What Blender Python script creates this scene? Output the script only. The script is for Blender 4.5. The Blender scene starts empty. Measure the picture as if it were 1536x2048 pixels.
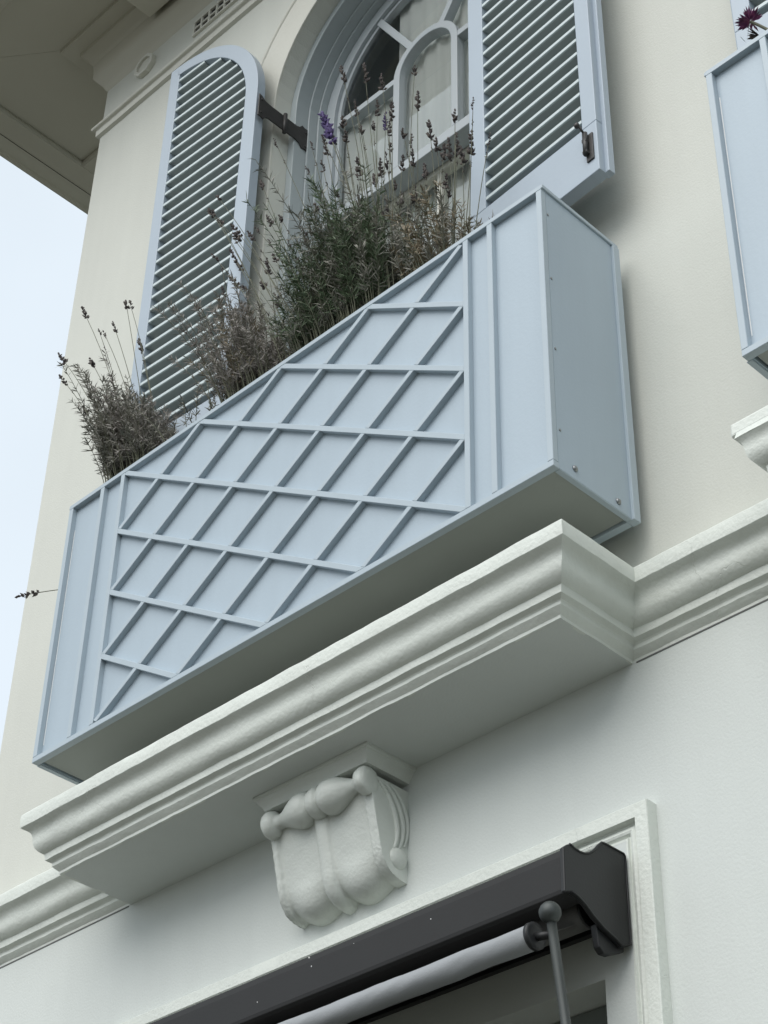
import bpy, bmesh, math, random
from mathutils import Vector, Matrix, noise

# ------------------------------------------------------------------ camera, sky, sun, exposure
S = bpy.context.scene
COL = S.collection
random.seed(7)

cam_d = bpy.data.cameras.new('camera'); cam = bpy.data.objects.new('camera', cam_d); COL.objects.link(cam)
cam.location = (4.18198, -3.00415, -2.81890)
cam.rotation_euler = (math.radians(127.8015), math.radians(-1.03906), math.radians(44.73565))
cam_d.sensor_fit = 'VERTICAL'; cam_d.sensor_height = 32.0
cam_d.lens = 32.0 * 3826.868 / 2048.0
cam_d.clip_start = 0.05; cam_d.clip_end = 3000
S.camera = cam

SUN_EL, SUN_AZ = 48.0, 173.0        # azimuth measured from +Y clockwise: the light comes from the street side
world = bpy.data.worlds.new('World'); S.world = world; world.use_nodes = True
nt = world.node_tree; nt.nodes.clear()
sky = nt.nodes.new('ShaderNodeTexSky'); sky.sky_type = 'NISHITA'; sky.sun_disc = False
sky.sun_elevation = math.radians(SUN_EL); sky.sun_rotation = math.radians(SUN_AZ)
sky.air_density = 1.0; sky.dust_density = 4.0; sky.ozone_density = 1.0
cloud = nt.nodes.new('ShaderNodeMixRGB'); cloud.blend_type = 'MIX'
cloud.inputs[0].default_value = 0.80                                # thin even cloud over the blue
cloud.inputs[2].default_value = (9.3, 10.3, 11.1, 1)
stc = nt.nodes.new('ShaderNodeTexCoord'); sn = nt.nodes.new('ShaderNodeTexNoise'); sn.inputs['Scale'].default_value = 2.2; sn.inputs['Detail'].default_value = 5
smr = nt.nodes.new('ShaderNodeMapRange'); smr.inputs[1].default_value = .3; smr.inputs[2].default_value = .7; smr.inputs[3].default_value = .93; smr.inputs[4].default_value = 1.07
ssc = nt.nodes.new('ShaderNodeVectorMath'); ssc.operation = 'SCALE'
nt.links.new(stc.outputs['Generated'], sn.inputs['Vector']); nt.links.new(sn.outputs[0], smr.inputs[0]); nt.links.new(smr.outputs[0], ssc.inputs['Scale']); nt.links.new(cloud.outputs[0], ssc.inputs[0])
bg = nt.nodes.new('ShaderNodeBackground'); bg.inputs[1].default_value = 0.067
wo = nt.nodes.new('ShaderNodeOutputWorld')
nt.links.new(sky.outputs[0], cloud.inputs[1]); nt.links.new(ssc.outputs[0], bg.inputs[0])
nt.links.new(bg.outputs[0], wo.inputs[0])

sun_d = bpy.data.lights.new('sun', 'SUN'); sun_d.energy = 1.5; sun_d.angle = math.radians(58); sun_d.color = (1, .98, .95)
sun = bpy.data.objects.new('sun', sun_d); COL.objects.link(sun)
az, el = math.radians(SUN_AZ), math.radians(SUN_EL)
to_sun = Vector((math.sin(az) * math.cos(el), math.cos(az) * math.cos(el), math.sin(el)))
sun.rotation_euler = to_sun.to_track_quat('Z', 'Y').to_euler()

S.view_settings.view_transform = 'Standard'; S.view_settings.look = 'None'
S.view_settings.exposure = 0.6; S.view_settings.gamma = 1.0; S.view_settings.use_curve_mapping = False
S.render.engine = 'CYCLES'

# ------------------------------------------------------------------ materials
def mat(name, col, rough=.6, bump=0., scale=40., var=0., vscale=3., detail=4., metal=0., spec=.5, col2=None, c2scale=8., c2lo=.45, c2hi=.6, bump2=0., scale2=6., dist=.02, streak=0., crack=0.):
    m = bpy.data.materials.new(name); m.use_nodes = True
    t = m.node_tree; b = t.nodes['Principled BSDF']
    b.inputs['Roughness'].default_value = rough; b.inputs['Metallic'].default_value = metal
    b.inputs['Specular IOR Level'].default_value = spec
    tc = t.nodes.new('ShaderNodeTexCoord'); src = tc.outputs['Object']
    def noise_n(s, d=4.):
        n = t.nodes.new('ShaderNodeTexNoise'); n.inputs['Scale'].default_value = s; n.inputs['Detail'].default_value = d
        t.links.new(src, n.inputs['Vector']); return n
    last = None
    rgb = t.nodes.new('ShaderNodeRGB'); rgb.outputs[0].default_value = (*col, 1); last = rgb.outputs[0]
    if col2:
        n = noise_n(c2scale, 8.); r = t.nodes.new('ShaderNodeValToRGB')
        r.color_ramp.elements[0].position = c2lo; r.color_ramp.elements[1].position = c2hi
        t.links.new(n.outputs[0], r.inputs[0])
        mx = t.nodes.new('ShaderNodeMixRGB'); t.links.new(r.outputs[0], mx.inputs[0]); t.links.new(last, mx.inputs[1])
        mx.inputs[2].default_value = (*col2, 1); last = mx.outputs[0]
    if var:
        n = noise_n(vscale, 6.); mr = t.nodes.new('ShaderNodeMapRange')
        mr.inputs[1].default_value = .3; mr.inputs[2].default_value = .7; mr.inputs[3].default_value = 1 - var; mr.inputs[4].default_value = 1 + var
        t.links.new(n.outputs[0], mr.inputs[0])
        mx = t.nodes.new('ShaderNodeVectorMath'); mx.operation = 'SCALE'
        t.links.new(last, mx.inputs[0]); t.links.new(mr.outputs[0], mx.inputs['Scale']); last = mx.outputs[0]
    if streak:
        mp = t.nodes.new('ShaderNodeMapping'); mp.inputs['Scale'].default_value = (9, 9, .7); t.links.new(src, mp.inputs['Vector'])
        n = t.nodes.new('ShaderNodeTexNoise'); n.inputs['Scale'].default_value = 1.6; n.inputs['Detail'].default_value = 7; t.links.new(mp.outputs[0], n.inputs['Vector'])
        mr = t.nodes.new('ShaderNodeMapRange'); mr.inputs[1].default_value = .3; mr.inputs[2].default_value = .72; mr.inputs[3].default_value = 1 + streak * .5; mr.inputs[4].default_value = 1 - streak
        t.links.new(n.outputs[0], mr.inputs[0]); mx = t.nodes.new('ShaderNodeVectorMath'); mx.operation = 'SCALE'
        t.links.new(last, mx.inputs[0]); t.links.new(mr.outputs[0], mx.inputs['Scale']); last = mx.outputs[0]
    t.links.new(last, b.inputs['Base Color'])
    nrm = None
    for bb, ss in ((bump2, scale2), (bump, scale)):
        if bb:
            n = noise_n(ss, detail); bp = t.nodes.new('ShaderNodeBump'); bp.inputs['Strength'].default_value = bb
            bp.inputs['Distance'].default_value = dist; t.links.new(n.outputs[0], bp.inputs['Height'])
            if nrm: t.links.new(nrm, bp.inputs['Normal'])
            nrm = bp.outputs[0]
    if crack:
        wv = noise_n(7., 5.); ad = t.nodes.new('ShaderNodeMixRGB'); ad.blend_type = 'ADD'; ad.inputs[0].default_value = .35
        t.links.new(src, ad.inputs[1]); t.links.new(wv.outputs['Color'], ad.inputs[2])
        vo = t.nodes.new('ShaderNodeTexVoronoi'); vo.feature = 'DISTANCE_TO_EDGE'; vo.inputs['Scale'].default_value = 5.; t.links.new(ad.outputs[0], vo.inputs['Vector'])
        m1 = t.nodes.new('ShaderNodeMapRange'); m1.inputs[1].default_value = 0.; m1.inputs[2].default_value = .009; m1.inputs[3].default_value = 1.; m1.inputs[4].default_value = 0.; t.links.new(vo.outputs['Distance'], m1.inputs[0])
        mk = noise_n(3.3, 2.); m2 = t.nodes.new('ShaderNodeMapRange'); m2.inputs[1].default_value = .60; m2.inputs[2].default_value = .66; t.links.new(mk.outputs[0], m2.inputs[0])
        mu = t.nodes.new('ShaderNodeMath'); mu.operation = 'MULTIPLY'; t.links.new(m1.outputs[0], mu.inputs[0]); t.links.new(m2.outputs[0], mu.inputs[1])
        bp = t.nodes.new('ShaderNodeBump'); bp.invert = True; bp.inputs['Strength'].default_value = crack; bp.inputs['Distance'].default_value = .006; t.links.new(mu.outputs[0], bp.inputs['Height'])
        if nrm: t.links.new(nrm, bp.inputs['Normal'])
        nrm = bp.outputs[0]
    if nrm: t.links.new(nrm, b.inputs['Normal'])
    return m

M = {}
M['wall'] = mat('cream_render', (0.628, 0.637, 0.580), .75, bump=.10, scale=140, var=.022, vscale=1.6, bump2=.14, scale2=7, dist=.012, streak=.025)
M['wall_low'] = mat('white_render', (0.632, 0.664, 0.637), .72, bump=.09, scale=140, var=.018, vscale=1.4, bump2=.12, scale2=6, dist=.012, streak=.02)
M['stucco'] = mat('white_moulding_paint', (0.707, 0.740, 0.685), .5, bump=.20, scale=90, var=.025, vscale=4, bump2=.10, scale2=11, dist=.01, crack=.45, streak=.03)
M['corbel'] = mat('old_white_plaster_paint', (0.639, 0.670, 0.625), .48, bump=.15, scale=110, var=.035, vscale=9, bump2=.16, scale2=19, dist=.009)
M['eave'] = mat('eave_paint', (0.583, 0.567, 0.485), .65, bump=.05, scale=40, var=.02)
M['trimcream'] = mat('cream_trim', (0.637, 0.633, 0.566), .6, bump=.08, scale=40, var=.02)
M['box'] = mat('pale_blue_grey_paint', (0.410, 0.490, 0.553), .42, bump=.06, scale=110, var=.014, vscale=3, bump2=.10, scale2=5, dist=.006, streak=.035)
M['boxshade'] = mat('grey_base_shade', (0.310, 0.331, 0.305), .5, bump=.05, scale=60, var=.03, vscale=4, dist=.006)  # box paint darkened and greyed: underside shade put into the colour
M['boxbar'] = mat('pale_blue_grey_bar_paint', (0.425, 0.497, 0.545), .40, bump=.05, scale=60, var=.02, vscale=9, dist=.006)
M['shutter'] = mat('blue_grey_shutter_paint', (0.405, 0.472, 0.537), .42, bump=.05, scale=60, var=.015, vscale=6, dist=.006)
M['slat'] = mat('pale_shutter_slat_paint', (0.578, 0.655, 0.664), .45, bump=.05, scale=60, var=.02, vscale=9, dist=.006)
M['slatshade'] = mat('grey_green_louvre_shade', (0.360, 0.400, 0.400), .5, bump=.05, scale=60, var=.03, vscale=9, dist=.006)  # slat colour darkened to carry the shade on the louvre undersides
M['casing'] = mat('grey_window_paint', (0.387, 0.432, 0.444), .42, bump=.05, scale=60, var=.015, dist=.006)
M['sashbar'] = mat('pale_grey_sash_paint', (0.414, 0.454, 0.475), .42, var=.01)
M['iron'] = mat('dark_iron', (0.051, 0.049, 0.048), .5, bump=.15, scale=60, var=.15, vscale=20, spec=.5, metal=.3, dist=.006)
M['screw'] = mat('dull_steel', (.30, .31, .31), .4, metal=.8)
M['jointgrey'] = mat('open_joint', (.16, .165, .16), .9)
M['dark'] = mat('dark_hole', (.02, .02, .02), .9)
M['awning'] = mat('charcoal_powder_coat', (0.022, 0.022, 0.022), .58, spec=.3, bump=.05, scale=120, var=.06, vscale=5, col2=(.6, .6, .58), c2scale=34., c2lo=.735, c2hi=.745, dist=.004)
M['awncap'] = mat('charcoal_plastic', (0.018, 0.019, 0.020), .45, spec=.35, bump=.08, scale=160, var=.06, dist=.003)
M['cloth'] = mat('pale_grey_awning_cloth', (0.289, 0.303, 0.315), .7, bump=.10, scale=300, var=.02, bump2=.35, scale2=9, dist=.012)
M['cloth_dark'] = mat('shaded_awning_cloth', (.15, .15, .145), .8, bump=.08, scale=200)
M['arm'] = mat('weathered_bar', (0.053, 0.060, 0.058), .5, bump=.1, scale=80, var=.12, vscale=14, metal=.4, dist=.004)
M['slitspeck'] = mat('slit_light_and_speck_white', (.85, .85, .83), .5)  # white of the painted slit light and of the awning specks
M['soil'] = mat('potting_soil', (.05, .042, .035), .95, bump=.8, scale=60, var=.3, vscale=30)
M['curtain'] = mat('white_voile', (.90, .91, .88), .9, var=.02)
M['room'] = mat('room_paint', (.72, .73, .70), .9)
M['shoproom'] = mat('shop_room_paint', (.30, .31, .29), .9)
M['shopframe'] = mat('shop_frame_paint', (.17, .19, .18), .5)
M['ground'] = mat('paving', (.070, .067, .052), .85, bump=.2, scale=30, var=.12, vscale=2)
M['roof'] = mat('roof_slate', (.12, .12, .125), .7)
def leafmat(name, c, c2, rough=.6, tr=.15):
    m = mat(name, c, rough, var=.3, vscale=30, col2=c2, c2scale=22, c2lo=.42, c2hi=.62, spec=.3)
    return m
M['leaf_green'] = leafmat('lavender_green_leaf', (.080, .122, .064), (.175, .22, .14))
M['leaf_grey'] = leafmat('lavender_grey_leaf', (.185, .185, .155), (.35, .335, .295))
M['leaf_dead'] = leafmat('lavender_withered_leaf', (.24, .22, .20), (.44, .41, .38))
M['leaf_brown'] = leafmat('lavender_brown_leaf', (.16, .135, .08), (.33, .27, .19))
M['stalk'] = mat('lavender_stalk', (.115, .12, .078), .7, var=.3, vscale=20)
M['spike_dry'] = mat('dry_flower_spike', (.055, .045, .045), .8, var=.45, vscale=60, col2=(.12, .10, .085), c2scale=90)
M['spike_purple'] = mat('fresh_purple_flower', (.055, .035, .13), .7, var=.4, vscale=60, col2=(.13, .085, .26), c2scale=110, c2lo=.5, c2hi=.7)
M['bloom_magenta'] = mat('magenta_bloom', (.13, .022, .10), .6, var=.4, vscale=50, col2=(.30, .08, .17), c2scale=60, c2lo=.5, c2hi=.7)

def glass(name, tint, refl):
    m = bpy.data.materials.new(name); m.use_nodes = True; t = m.node_tree; t.nodes.clear()
    o = t.nodes.new('ShaderNodeOutputMaterial'); mx = t.nodes.new('ShaderNodeMixShader')
    tr = t.nodes.new('ShaderNodeBsdfTransparent'); tr.inputs[0].default_value = (*tint, 1)
    gl = t.nodes.new('ShaderNodeBsdfGlossy'); gl.inputs['Roughness'].default_value = .01; gl.inputs[0].default_value = (.93, .96, .95, 1)
    lw = t.nodes.new('ShaderNodeLayerWeight'); lw.inputs[0].default_value = refl
    tc = t.nodes.new('ShaderNodeTexCoord'); n = t.nodes.new('ShaderNodeTexNoise'); n.inputs['Scale'].default_value = 3.0
    bp = t.nodes.new('ShaderNodeBump'); bp.inputs['Strength'].default_value = .02; bp.inputs['Distance'].default_value = .02
    t.links.new(tc.outputs['Object'], n.inputs['Vector']); t.links.new(n.outputs[0], bp.inputs['Height']); t.links.new(bp.outputs[0], gl.inputs['Normal'])
    t.links.new(lw.outputs['Fresnel'], mx.inputs[0]); t.links.new(tr.outputs[0], mx.inputs[1]); t.links.new(gl.outputs[0], mx.inputs[2])
    t.links.new(mx.outputs[0], o.inputs[0]); return m
M['glass'] = glass('window_glass', (.985, .995, .99), .47)
M['shopglass'] = glass('shop_glass', (.5, .55, .55), .45)

# ------------------------------------------------------------------ mesh helpers
class MB:
    """collects geometry in the local frame given by off (world minus off)"""
    def __init__(s): s.v = []; s.f = []; s.sm = []
    def add(s, vs, fs, smooth=False):
        b = len(s.v); s.v += [tuple(p) for p in vs]
        for f in fs: s.f.append(tuple(b + i for i in f)); s.sm.append(smooth)
    def box(s, x0, x1, y0, y1, z0, z1):
        vs = [(x0, y0, z0), (x1, y0, z0), (x1, y1, z0), (x0, y1, z0), (x0, y0, z1), (x1, y0, z1), (x1, y1, z1), (x0, y1, z1)]
        s.add(vs, [(0, 3, 2, 1), (4, 5, 6, 7), (0, 1, 5, 4), (1, 2, 6, 5), (2, 3, 7, 6), (3, 0, 4, 7)]); return s
    def prism(s, poly, y0, y1, axis='y', smooth=False):
        """closed polygon extruded; poly gives the two other coordinates in (x,z), (y,z) or (x,y) order"""
        n = len(poly)
        def P(a, b, c): return (a, c, b) if axis == 'y' else ((c, a, b) if axis == 'x' else (a, b, c))
        vs = [P(a, b, y0) for a, b in poly] + [P(a, b, y1) for a, b in poly]
        s.add(vs, [tuple(range(n)), tuple(range(2 * n - 1, n - 1, -1))])
        s.add(vs, [(i, n + i, n + (i + 1) % n, (i + 1) % n) for i in range(n)], smooth); return s
    def ring(s, inner, outer, y0, y1, closed=False):
        """strip between two (x,z) curves given thickness y0..y1"""
        n = len(inner)
        vs = []
        for y in (y0, y1):
            vs += [(a, y, b) for a, b in inner]; vs += [(a, y, b) for a, b in outer]
        fs = []
        rng = range(n if closed else n - 1)
        for i in rng:
            j = (i + 1) % n
            fs += [(i, n + i, n + j, j), (2 * n + i, 2 * n + j, 3 * n + j, 3 * n + i), (i, j, 2 * n + j, 2 * n + i), (n + i, 3 * n + i, 3 * n + j, n + j)]
        if not closed:
            fs += [(0, 2 * n, 3 * n, n), (n - 1, 2 * n - 1, 4 * n - 1, 3 * n - 1)]
        s.add(vs, fs); return s
    def tube(s, pts, rad, k=6, smooth=True, cap=True):
        pts = [Vector(p) for p in pts]; n = len(pts)
        if not hasattr(rad, '__len__'): rad = [rad] * n
        vs = []; up = Vector((.31, .17, .93))
        for i, p in enumerate(pts):
            d = (pts[min(i + 1, n - 1)] - pts[max(i - 1, 0)]).normalized()
            a = d.cross(up)
            if a.length < 1e-4: a = d.cross(Vector((1, 0, 0)))
            a.normalize(); b = d.cross(a)
            for q in range(k):
                t = 2 * math.pi * q / k
                vs.append(p + (a * math.cos(t) + b * math.sin(t)) * rad[i])
        fs = [(i * k + q, i * k + (q + 1) % k, (i + 1) * k + (q + 1) % k, (i + 1) * k + q) for i in range(n - 1) for q in range(k)]
        s.add(vs, fs, smooth)
        if cap: s.add(vs, [tuple(range(k - 1, -1, -1)), tuple(range((n - 1) * k, n * k))])
        return s
    def lathe(s, prof, c, axis='x', k=24):
        """prof: list of (position along axis, radius)"""
        vs = []
        for a, r in prof:
            for q in range(k):
                t = 2 * math.pi * q / k; u, w = r * math.cos(t), r * math.sin(t)
                vs.append((c[0] + a, c[1] + u, c[2] + w) if axis == 'x' else ((c[0] + u, c[1] + w, c[2] + a) if axis == 'z' else (c[0] + u, c[1] + a, c[2] + w)))
        n = len(prof)
        s.add(vs, [(i * k + q, i * k + (q + 1) % k, (i + 1) * k + (q + 1) % k, (i + 1) * k + q) for i in range(n - 1) for q in range(k)], True)
        s.add(vs, [tuple(range(k)), tuple(range((n - 1) * k, n * k))]); return s
    def build(s, name, m, parent=None, off=(0, 0, 0), bevel=0., seg=2, weld=True):
        me = bpy.data.meshes.new(name)
        me.from_pydata([(x - off[0], y - off[1], z - off[2]) for x, y, z in s.v], [], s.f)
        me.polygons.foreach_set('use_smooth', s.sm)
        if weld:
            bm = bmesh.new(); bm.from_mesh(me); bmesh.ops.remove_doubles(bm, verts=bm.verts, dist=1e-6)
            bmesh.ops.recalc_face_normals(bm, faces=bm.faces); bm.to_mesh(me); bm.free()
        me.materials.append(M[m]); o = bpy.data.objects.new(name, me); COL.objects.link(o)
        if parent: o.parent = parent
        if bevel:
            b = o.modifiers.new('edge', 'BEVEL'); b.width = bevel; b.segments = seg; b.limit_method = 'ANGLE'; b.angle_limit = math.radians(40)
        return o

def tag(o, label=None, cat=None, group=None, kind=None):
    for k, v in (('label', label), ('category', cat), ('group', group), ('kind', kind)):
        if v: o[k] = v
    return o
def thing(name, loc, label, cat, group=None, rz=0.):
    o = bpy.data.objects.new(name, None); COL.objects.link(o); o.empty_display_size = .1
    o.location = loc; o.rotation_euler = (0, 0, rz); return tag(o, label, cat, group)
def copy_tree(o, parent=None):
    c = o.copy(); COL.objects.link(c)
    if parent: c.parent = parent
    for ch in list(o.children): copy_tree(ch, c)
    return c
def arc(cx, cz, r, a0, a1, n, rz=None):
    rz = rz or r
    return [(cx + r * math.cos(math.radians(a0 + (a1 - a0) * i / n)), cz + rz * math.sin(math.radians(a0 + (a1 - a0) * i / n))) for i in range(n + 1)]

YW = .045                     # face of the wall
GZ = -4.37                    # street level

# ------------------------------------------------------------------ setting: ground
g = MB(); g.box(-400, 400, -400, 400, GZ - .5, GZ)
tag(g.build('pavement', 'ground'), kind='structure')

# ------------------------------------------------------------------ the house
HX0, HX1, HY1 = -.762, 9.0, 7.0
H0 = (HX0, YW, GZ)
house = thing('house', H0, 'two storey cream and white rendered house with arched window and deep eaves', 'house')
def hp(mb, name, m, parent=house, bevel=0., seg=2): return mb.build(name, m, parent, H0 if parent is house else (0, 0, 0), bevel, seg)
PZ = 2.537                    # distance from one window to the next along the facade
XC, ZC, ZB = 1.028, 2.845, 1.13    # arched window: centre, spring, bottom
RO = .588
ZSPLIT = -.25

def arch_curve(xc, r, n=28, zb=ZB):
    return [(xc - r, zb)] + [(xc - r * math.cos(math.pi * i / n), ZC + r * math.sin(math.pi * i / n)) for i in range(n + 1)] + [(xc + r, zb)]

# upper wall: quads round two arched openings
w = MB()
def q(x0, x1, z0, z1, y=YW): w.add([(x0, y, z0), (x1, y, z0), (x1, y, z1), (x0, y, z1)], [(0, 1, 2, 3)])
ZT = 4.30
xs = [HX0]
for k in range(2):
    xc = XC + k * PZ; a, b = xc - .85, xc + .85
    q(xs[-1], a, ZSPLIT, ZT); q(a, b, ZSPLIT, ZB); q(a, b, ZC + .8, ZT)
    cur = arch_curve(xc, RO)
    n = len(cur)
    outer = []
    for (x, z) in cur:
        if z <= ZB + 1e-6: outer.append((a if x < xc else b, ZB))
        else:
            dx, dz = x - xc, max(z - ZC, 0)
            sc = min(.85 / abs(dx) if abs(dx) > 1e-6 else 1e9, .8 / dz if dz > 1e-6 else 1e9)
            outer.append((xc + dx * sc, ZC + dz * sc))
    fs = []
    vs = [(x, YW, z) for x, z in cur] + [(x, YW, z) for x, z in outer]
    w.add(vs, [(i, i + 1, n + i + 1, n + i) for i in range(n - 1)])
    # two corner triangles above the spring
    for sx in (-1, 1):
        cx, cz = xc + sx * .85, ZC + .8
        near = [p for p in range(n) if (outer[p][0] - xc) * sx > 0 and outer[p][1] > ZC + 1e-6]
        sidep = [outer[p] for p in near if abs(outer[p][0] - cx) < 1e-6]; topp = [outer[p] for p in near if abs(outer[p][1] - cz) < 1e-6]
        s_ = max(sidep, key=lambda t: t[1]); t_ = max(topp, key=lambda t: t[0] * sx)
        w.add([(s_[0], YW, s_[1]), (cx, YW, cz), (t_[0], YW, t_[1])], [(0, 1, 2)])
    # reveal
    w.add([(x, YW, z) for x, z in cur] + [(x, YW + .16, z) for x, z in cur], [(i, n + i, n + i + 1, i + 1) for i in range(n - 1)])
    w.add([(cur[0][0], YW, ZB), (cur[-1][0], YW, ZB), (cur[-1][0], YW + .3, ZB), (cur[0][0], YW + .3, ZB)], [(0, 1, 2, 3)])
    xs.append(b)
q(xs[-1], HX1, ZSPLIT, ZT)
w.add([(HX0, YW, ZSPLIT), (HX0, HY1, ZSPLIT), (HX0, HY1, ZT), (HX0, YW, ZT)], [(0, 1, 2, 3)])
w.add([(HX1, YW, ZSPLIT), (HX1, HY1, ZSPLIT), (HX1, HY1, ZT), (HX1, YW, ZT)], [(0, 1, 2, 3)])
w.add([(HX0, HY1, ZSPLIT), (HX1, HY1, ZSPLIT), (HX1, HY1, ZT), (HX0, HY1, ZT)], [(0, 1, 2, 3)])
uw = hp(w, 'upper_wall', 'wall'); uw['label'] = 'cream rendered upper wall'

# lower wall with the shop opening
OX0, OX1, OZ = .20, 1.80, -1.10
w = MB()
q(HX0, OX0, GZ, ZSPLIT); q(OX0, OX1, OZ, ZSPLIT); q(OX1, HX1, GZ, ZSPLIT)
for x in (HX0, HX1): w.add([(x, YW, GZ), (x, HY1, GZ), (x, HY1, ZSPLIT), (x, YW, ZSPLIT)], [(0, 1, 2, 3)])
w.add([(HX0, HY1, GZ), (HX1, HY1, GZ), (HX1, HY1, ZSPLIT), (HX0, HY1, ZSPLIT)], [(0, 1, 2, 3)])
lw = hp(w, 'lower_wall', 'wall_low'); lw['label'] = 'white rendered lower wall'

# ---- mitred mouldings swept along a path in plan
def sweep(path, prof, step=.02, jit=.0012, seed=0, flip=1):
    """path: plan points; prof: (outward offset, z); outward is to the right-hand side of travel"""
    P = [Vector((a, b)) for a, b in path]; n = len(P)
    dirs = [(P[i + 1] - P[i]).normalized() for i in range(n - 1)]
    nor = [Vector((d.y, -d.x)) * flip for d in dirs]
    mit = []
    for i in range(n):
        if i == 0: mit.append(nor[0])
        elif i == n - 1: mit.append(nor[-1])
        else:
            m = nor[i - 1] + nor[i]; mit.append(m / (1 + nor[i - 1].dot(nor[i])))
    mb = MB(); stations = []
    for i in range(n - 1):
        L = (P[i + 1] - P[i]).length; k = max(1, int(L / step))
        for j in range(k + (1 if i == n - 2 else 0)):
            t = j / k; stations.append((P[i].lerp(P[i + 1], t), mit[i].lerp(mit[i + 1], t), i))
    m_ = len(prof); vs = []
    for (p, mt, _) in stations:
        for a, (o, z) in enumerate(prof):
            pt = p + mt * o
            v = Vector((pt.x, pt.y, z))
            if jit and 0 < a < m_ - 1:
                nn = noise.noise_vector(Vector((v.x * 9 + seed, v.y * 9, z * 30))) + .5 * noise.noise_vector(Vector((v.x * 30, v.y * 30 + seed, z * 60)))
                v = v + Vector((nn.x * mt.x, nn.y * abs(mt.y), nn.z)) * jit
            vs.append(tuple(v))
    fs = [(i * m_ + a, (i + 1) * m_ + a, (i + 1) * m_ + a + 1, i * m_ + a + 1) for i in range(len(stations) - 1) for a in range(m_ - 1)]
    mb.add(vs, fs, True); return mb
def sharpen(o, ang=28):
    me = o.data; bm = bmesh.new(); bm.from_mesh(me)
    for e in bm.edges:
        if len(e.link_faces) == 2 and e.calc_face_angle(0) > math.radians(ang): e.smooth = False
    bm.to_mesh(me); bm.free(); return o

PROF = [(-.01, -.342), (0, -.342), (.001, -.3345), (.006, -.330), (.012, -.3245), (.0165, -.3195), (.0168, -.3105), (.0195, -.3065), (.027, -.303), (.0325, -.3005), (.033, -.2975), (.0348, -.2805),
        (.042, -.2775), (.050, -.271), (.0565, -.263), (.0605, -.254), (.0625, -.244), (.0632, -.234), (.0650, -.224), (.0690, -.2155), (.0765, -.2085), (.0870, -.2035), (.0915, -.1995),
        (.0925, -.190), (.0935, -.170), (.0925, -.160), (.0880, -.1545), (.080, -.1525), (-.03, -.150)]
FY = -.215
X2 = 2.57                        # second sill body starts here
course_path = [(HX0, 4.0), (HX0, YW), (.069, YW), (.069, FY), (1.918, FY), (1.918, YW), (X2 + .03, YW)]
c = sweep(course_path, PROF, .014, .0017, 3)
ledge = sharpen(hp(c, 'string_course', 'stucco')); ledge['label'] = 'white string course that steps out into a ledge under the window box'
s = MB(); s.add([(.069, FY, -.3421), (1.918, FY, -.3421), (1.918, YW, -.3421), (.069, YW, -.3421)], [(3, 2, 1, 0)])
hp(s, 'ledge_soffit', 'wall_low')
# thin open joint below the course
for ja, jb in ((1.93, X2 + .03), (HX0, .06)):
    s = MB(); s.box(ja, jb, YW - .002, YW + .004, -.3458, -.3425); hp(s, 'joint', 'jointgrey')
# second ledge, at the right edge of the picture: a slab over an inset moulding
s = MB(); s.box(2.478, 4.70, -.306, YW, -.190, -.153)
sl = hp(s, 'ledge_slab', 'stucco', bevel=.007, seg=3); sl['label'] = 'white ledge slab under the right hand window box'
PROF2 = [(o, z) for o, z in PROF if z < -.2035] + [(.072, -.1905)]
c = sweep([(X2, YW + .0), (X2, -.325 + .085), (4.61, -.325 + .085), (4.61, YW)], PROF2, .02, .0014, 9)
sharpen(hp(c, 'ledge_moulding', 'stucco'))
s = MB(); s.add([(X2, -.24, -.3421), (4.61, -.24, -.3421), (4.61, YW, -.3421), (X2, YW, -.3421)], [(3, 2, 1, 0)]); hp(s, 'ledge_soffit', 'wall_low')
c = sweep([(4.61, YW), (HX1, YW)], PROF, .1, 0); sharpen(hp(c, 'string_course', 'stucco'))

# ---- band moulding under the frieze
BAND = [(0, 3.618), (.0155, 3.624), (.0165, 3.657), (.019, 3.661), (.030, 3.664), (.033, 3.668), (.033, 3.676), (.030, 3.683), (.022, 3.700), (0, 3.716)]
c = sweep([(HX0, 4.), (HX0, YW), (HX1, YW)], BAND, .03, .0008, 5); sharpen(hp(c, 'band_moulding', 'trimcream'))
CORN = [(0, 3.930), (.010, 3.943), (.012, 3.950), (.022, 3.968), (.038, 3.990), (.050, 4.008), (.054, 4.016), (.055, 4.060), (.0600, 4.108), (.070, 4.118), (.074, 4.130), (.086, 4.150), (.098, 4.162), (.107, 4.168), (.110, 4.196)]
c = sweep([(HX0, 4.), (HX0, YW), (HX1, YW)], CORN, .03, .0006, 6); sharpen(hp(c, 'cornice', 'eave'))

# ---- eaves: flat margin, sunk panels, outer margin, gutter
ZS = 4.19
s = MB()
def plate(pts, z0, z1): s.prism(pts, z0, z1, 'z')
a0, a1, a2, a3 = .10, .175, .645, .765          # offsets from the wall: margin, panel, margin, gutter
def off(o): return HX0 - o, YW - (o if o < .3 else o - .13)
x1, y1 = off(a1); x2, y2 = off(a2); x3, y3 = off(a3); x0, y0 = off(0)
plate([(x0, y0), (HX1, y0), (HX1, y1), (x1, y1), (x1, 6.), (x0, 6.)], ZS, ZS + .05)
hp(s, 'soffit_margin', 'eave', bevel=.004)
s = MB(); plate([(x2, y2), (HX1, y2), (HX1, y3), (x3, y3), (x3, 6.), (x2, 6.)], ZS, ZS + .05)
s.prism([(x2, .37), (x1, .37), (x1, .52), (x2, .52)], ZS, ZS + .05, 'z')
hp(s, 'soffit_margin', 'eave', bevel=.006)
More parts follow.
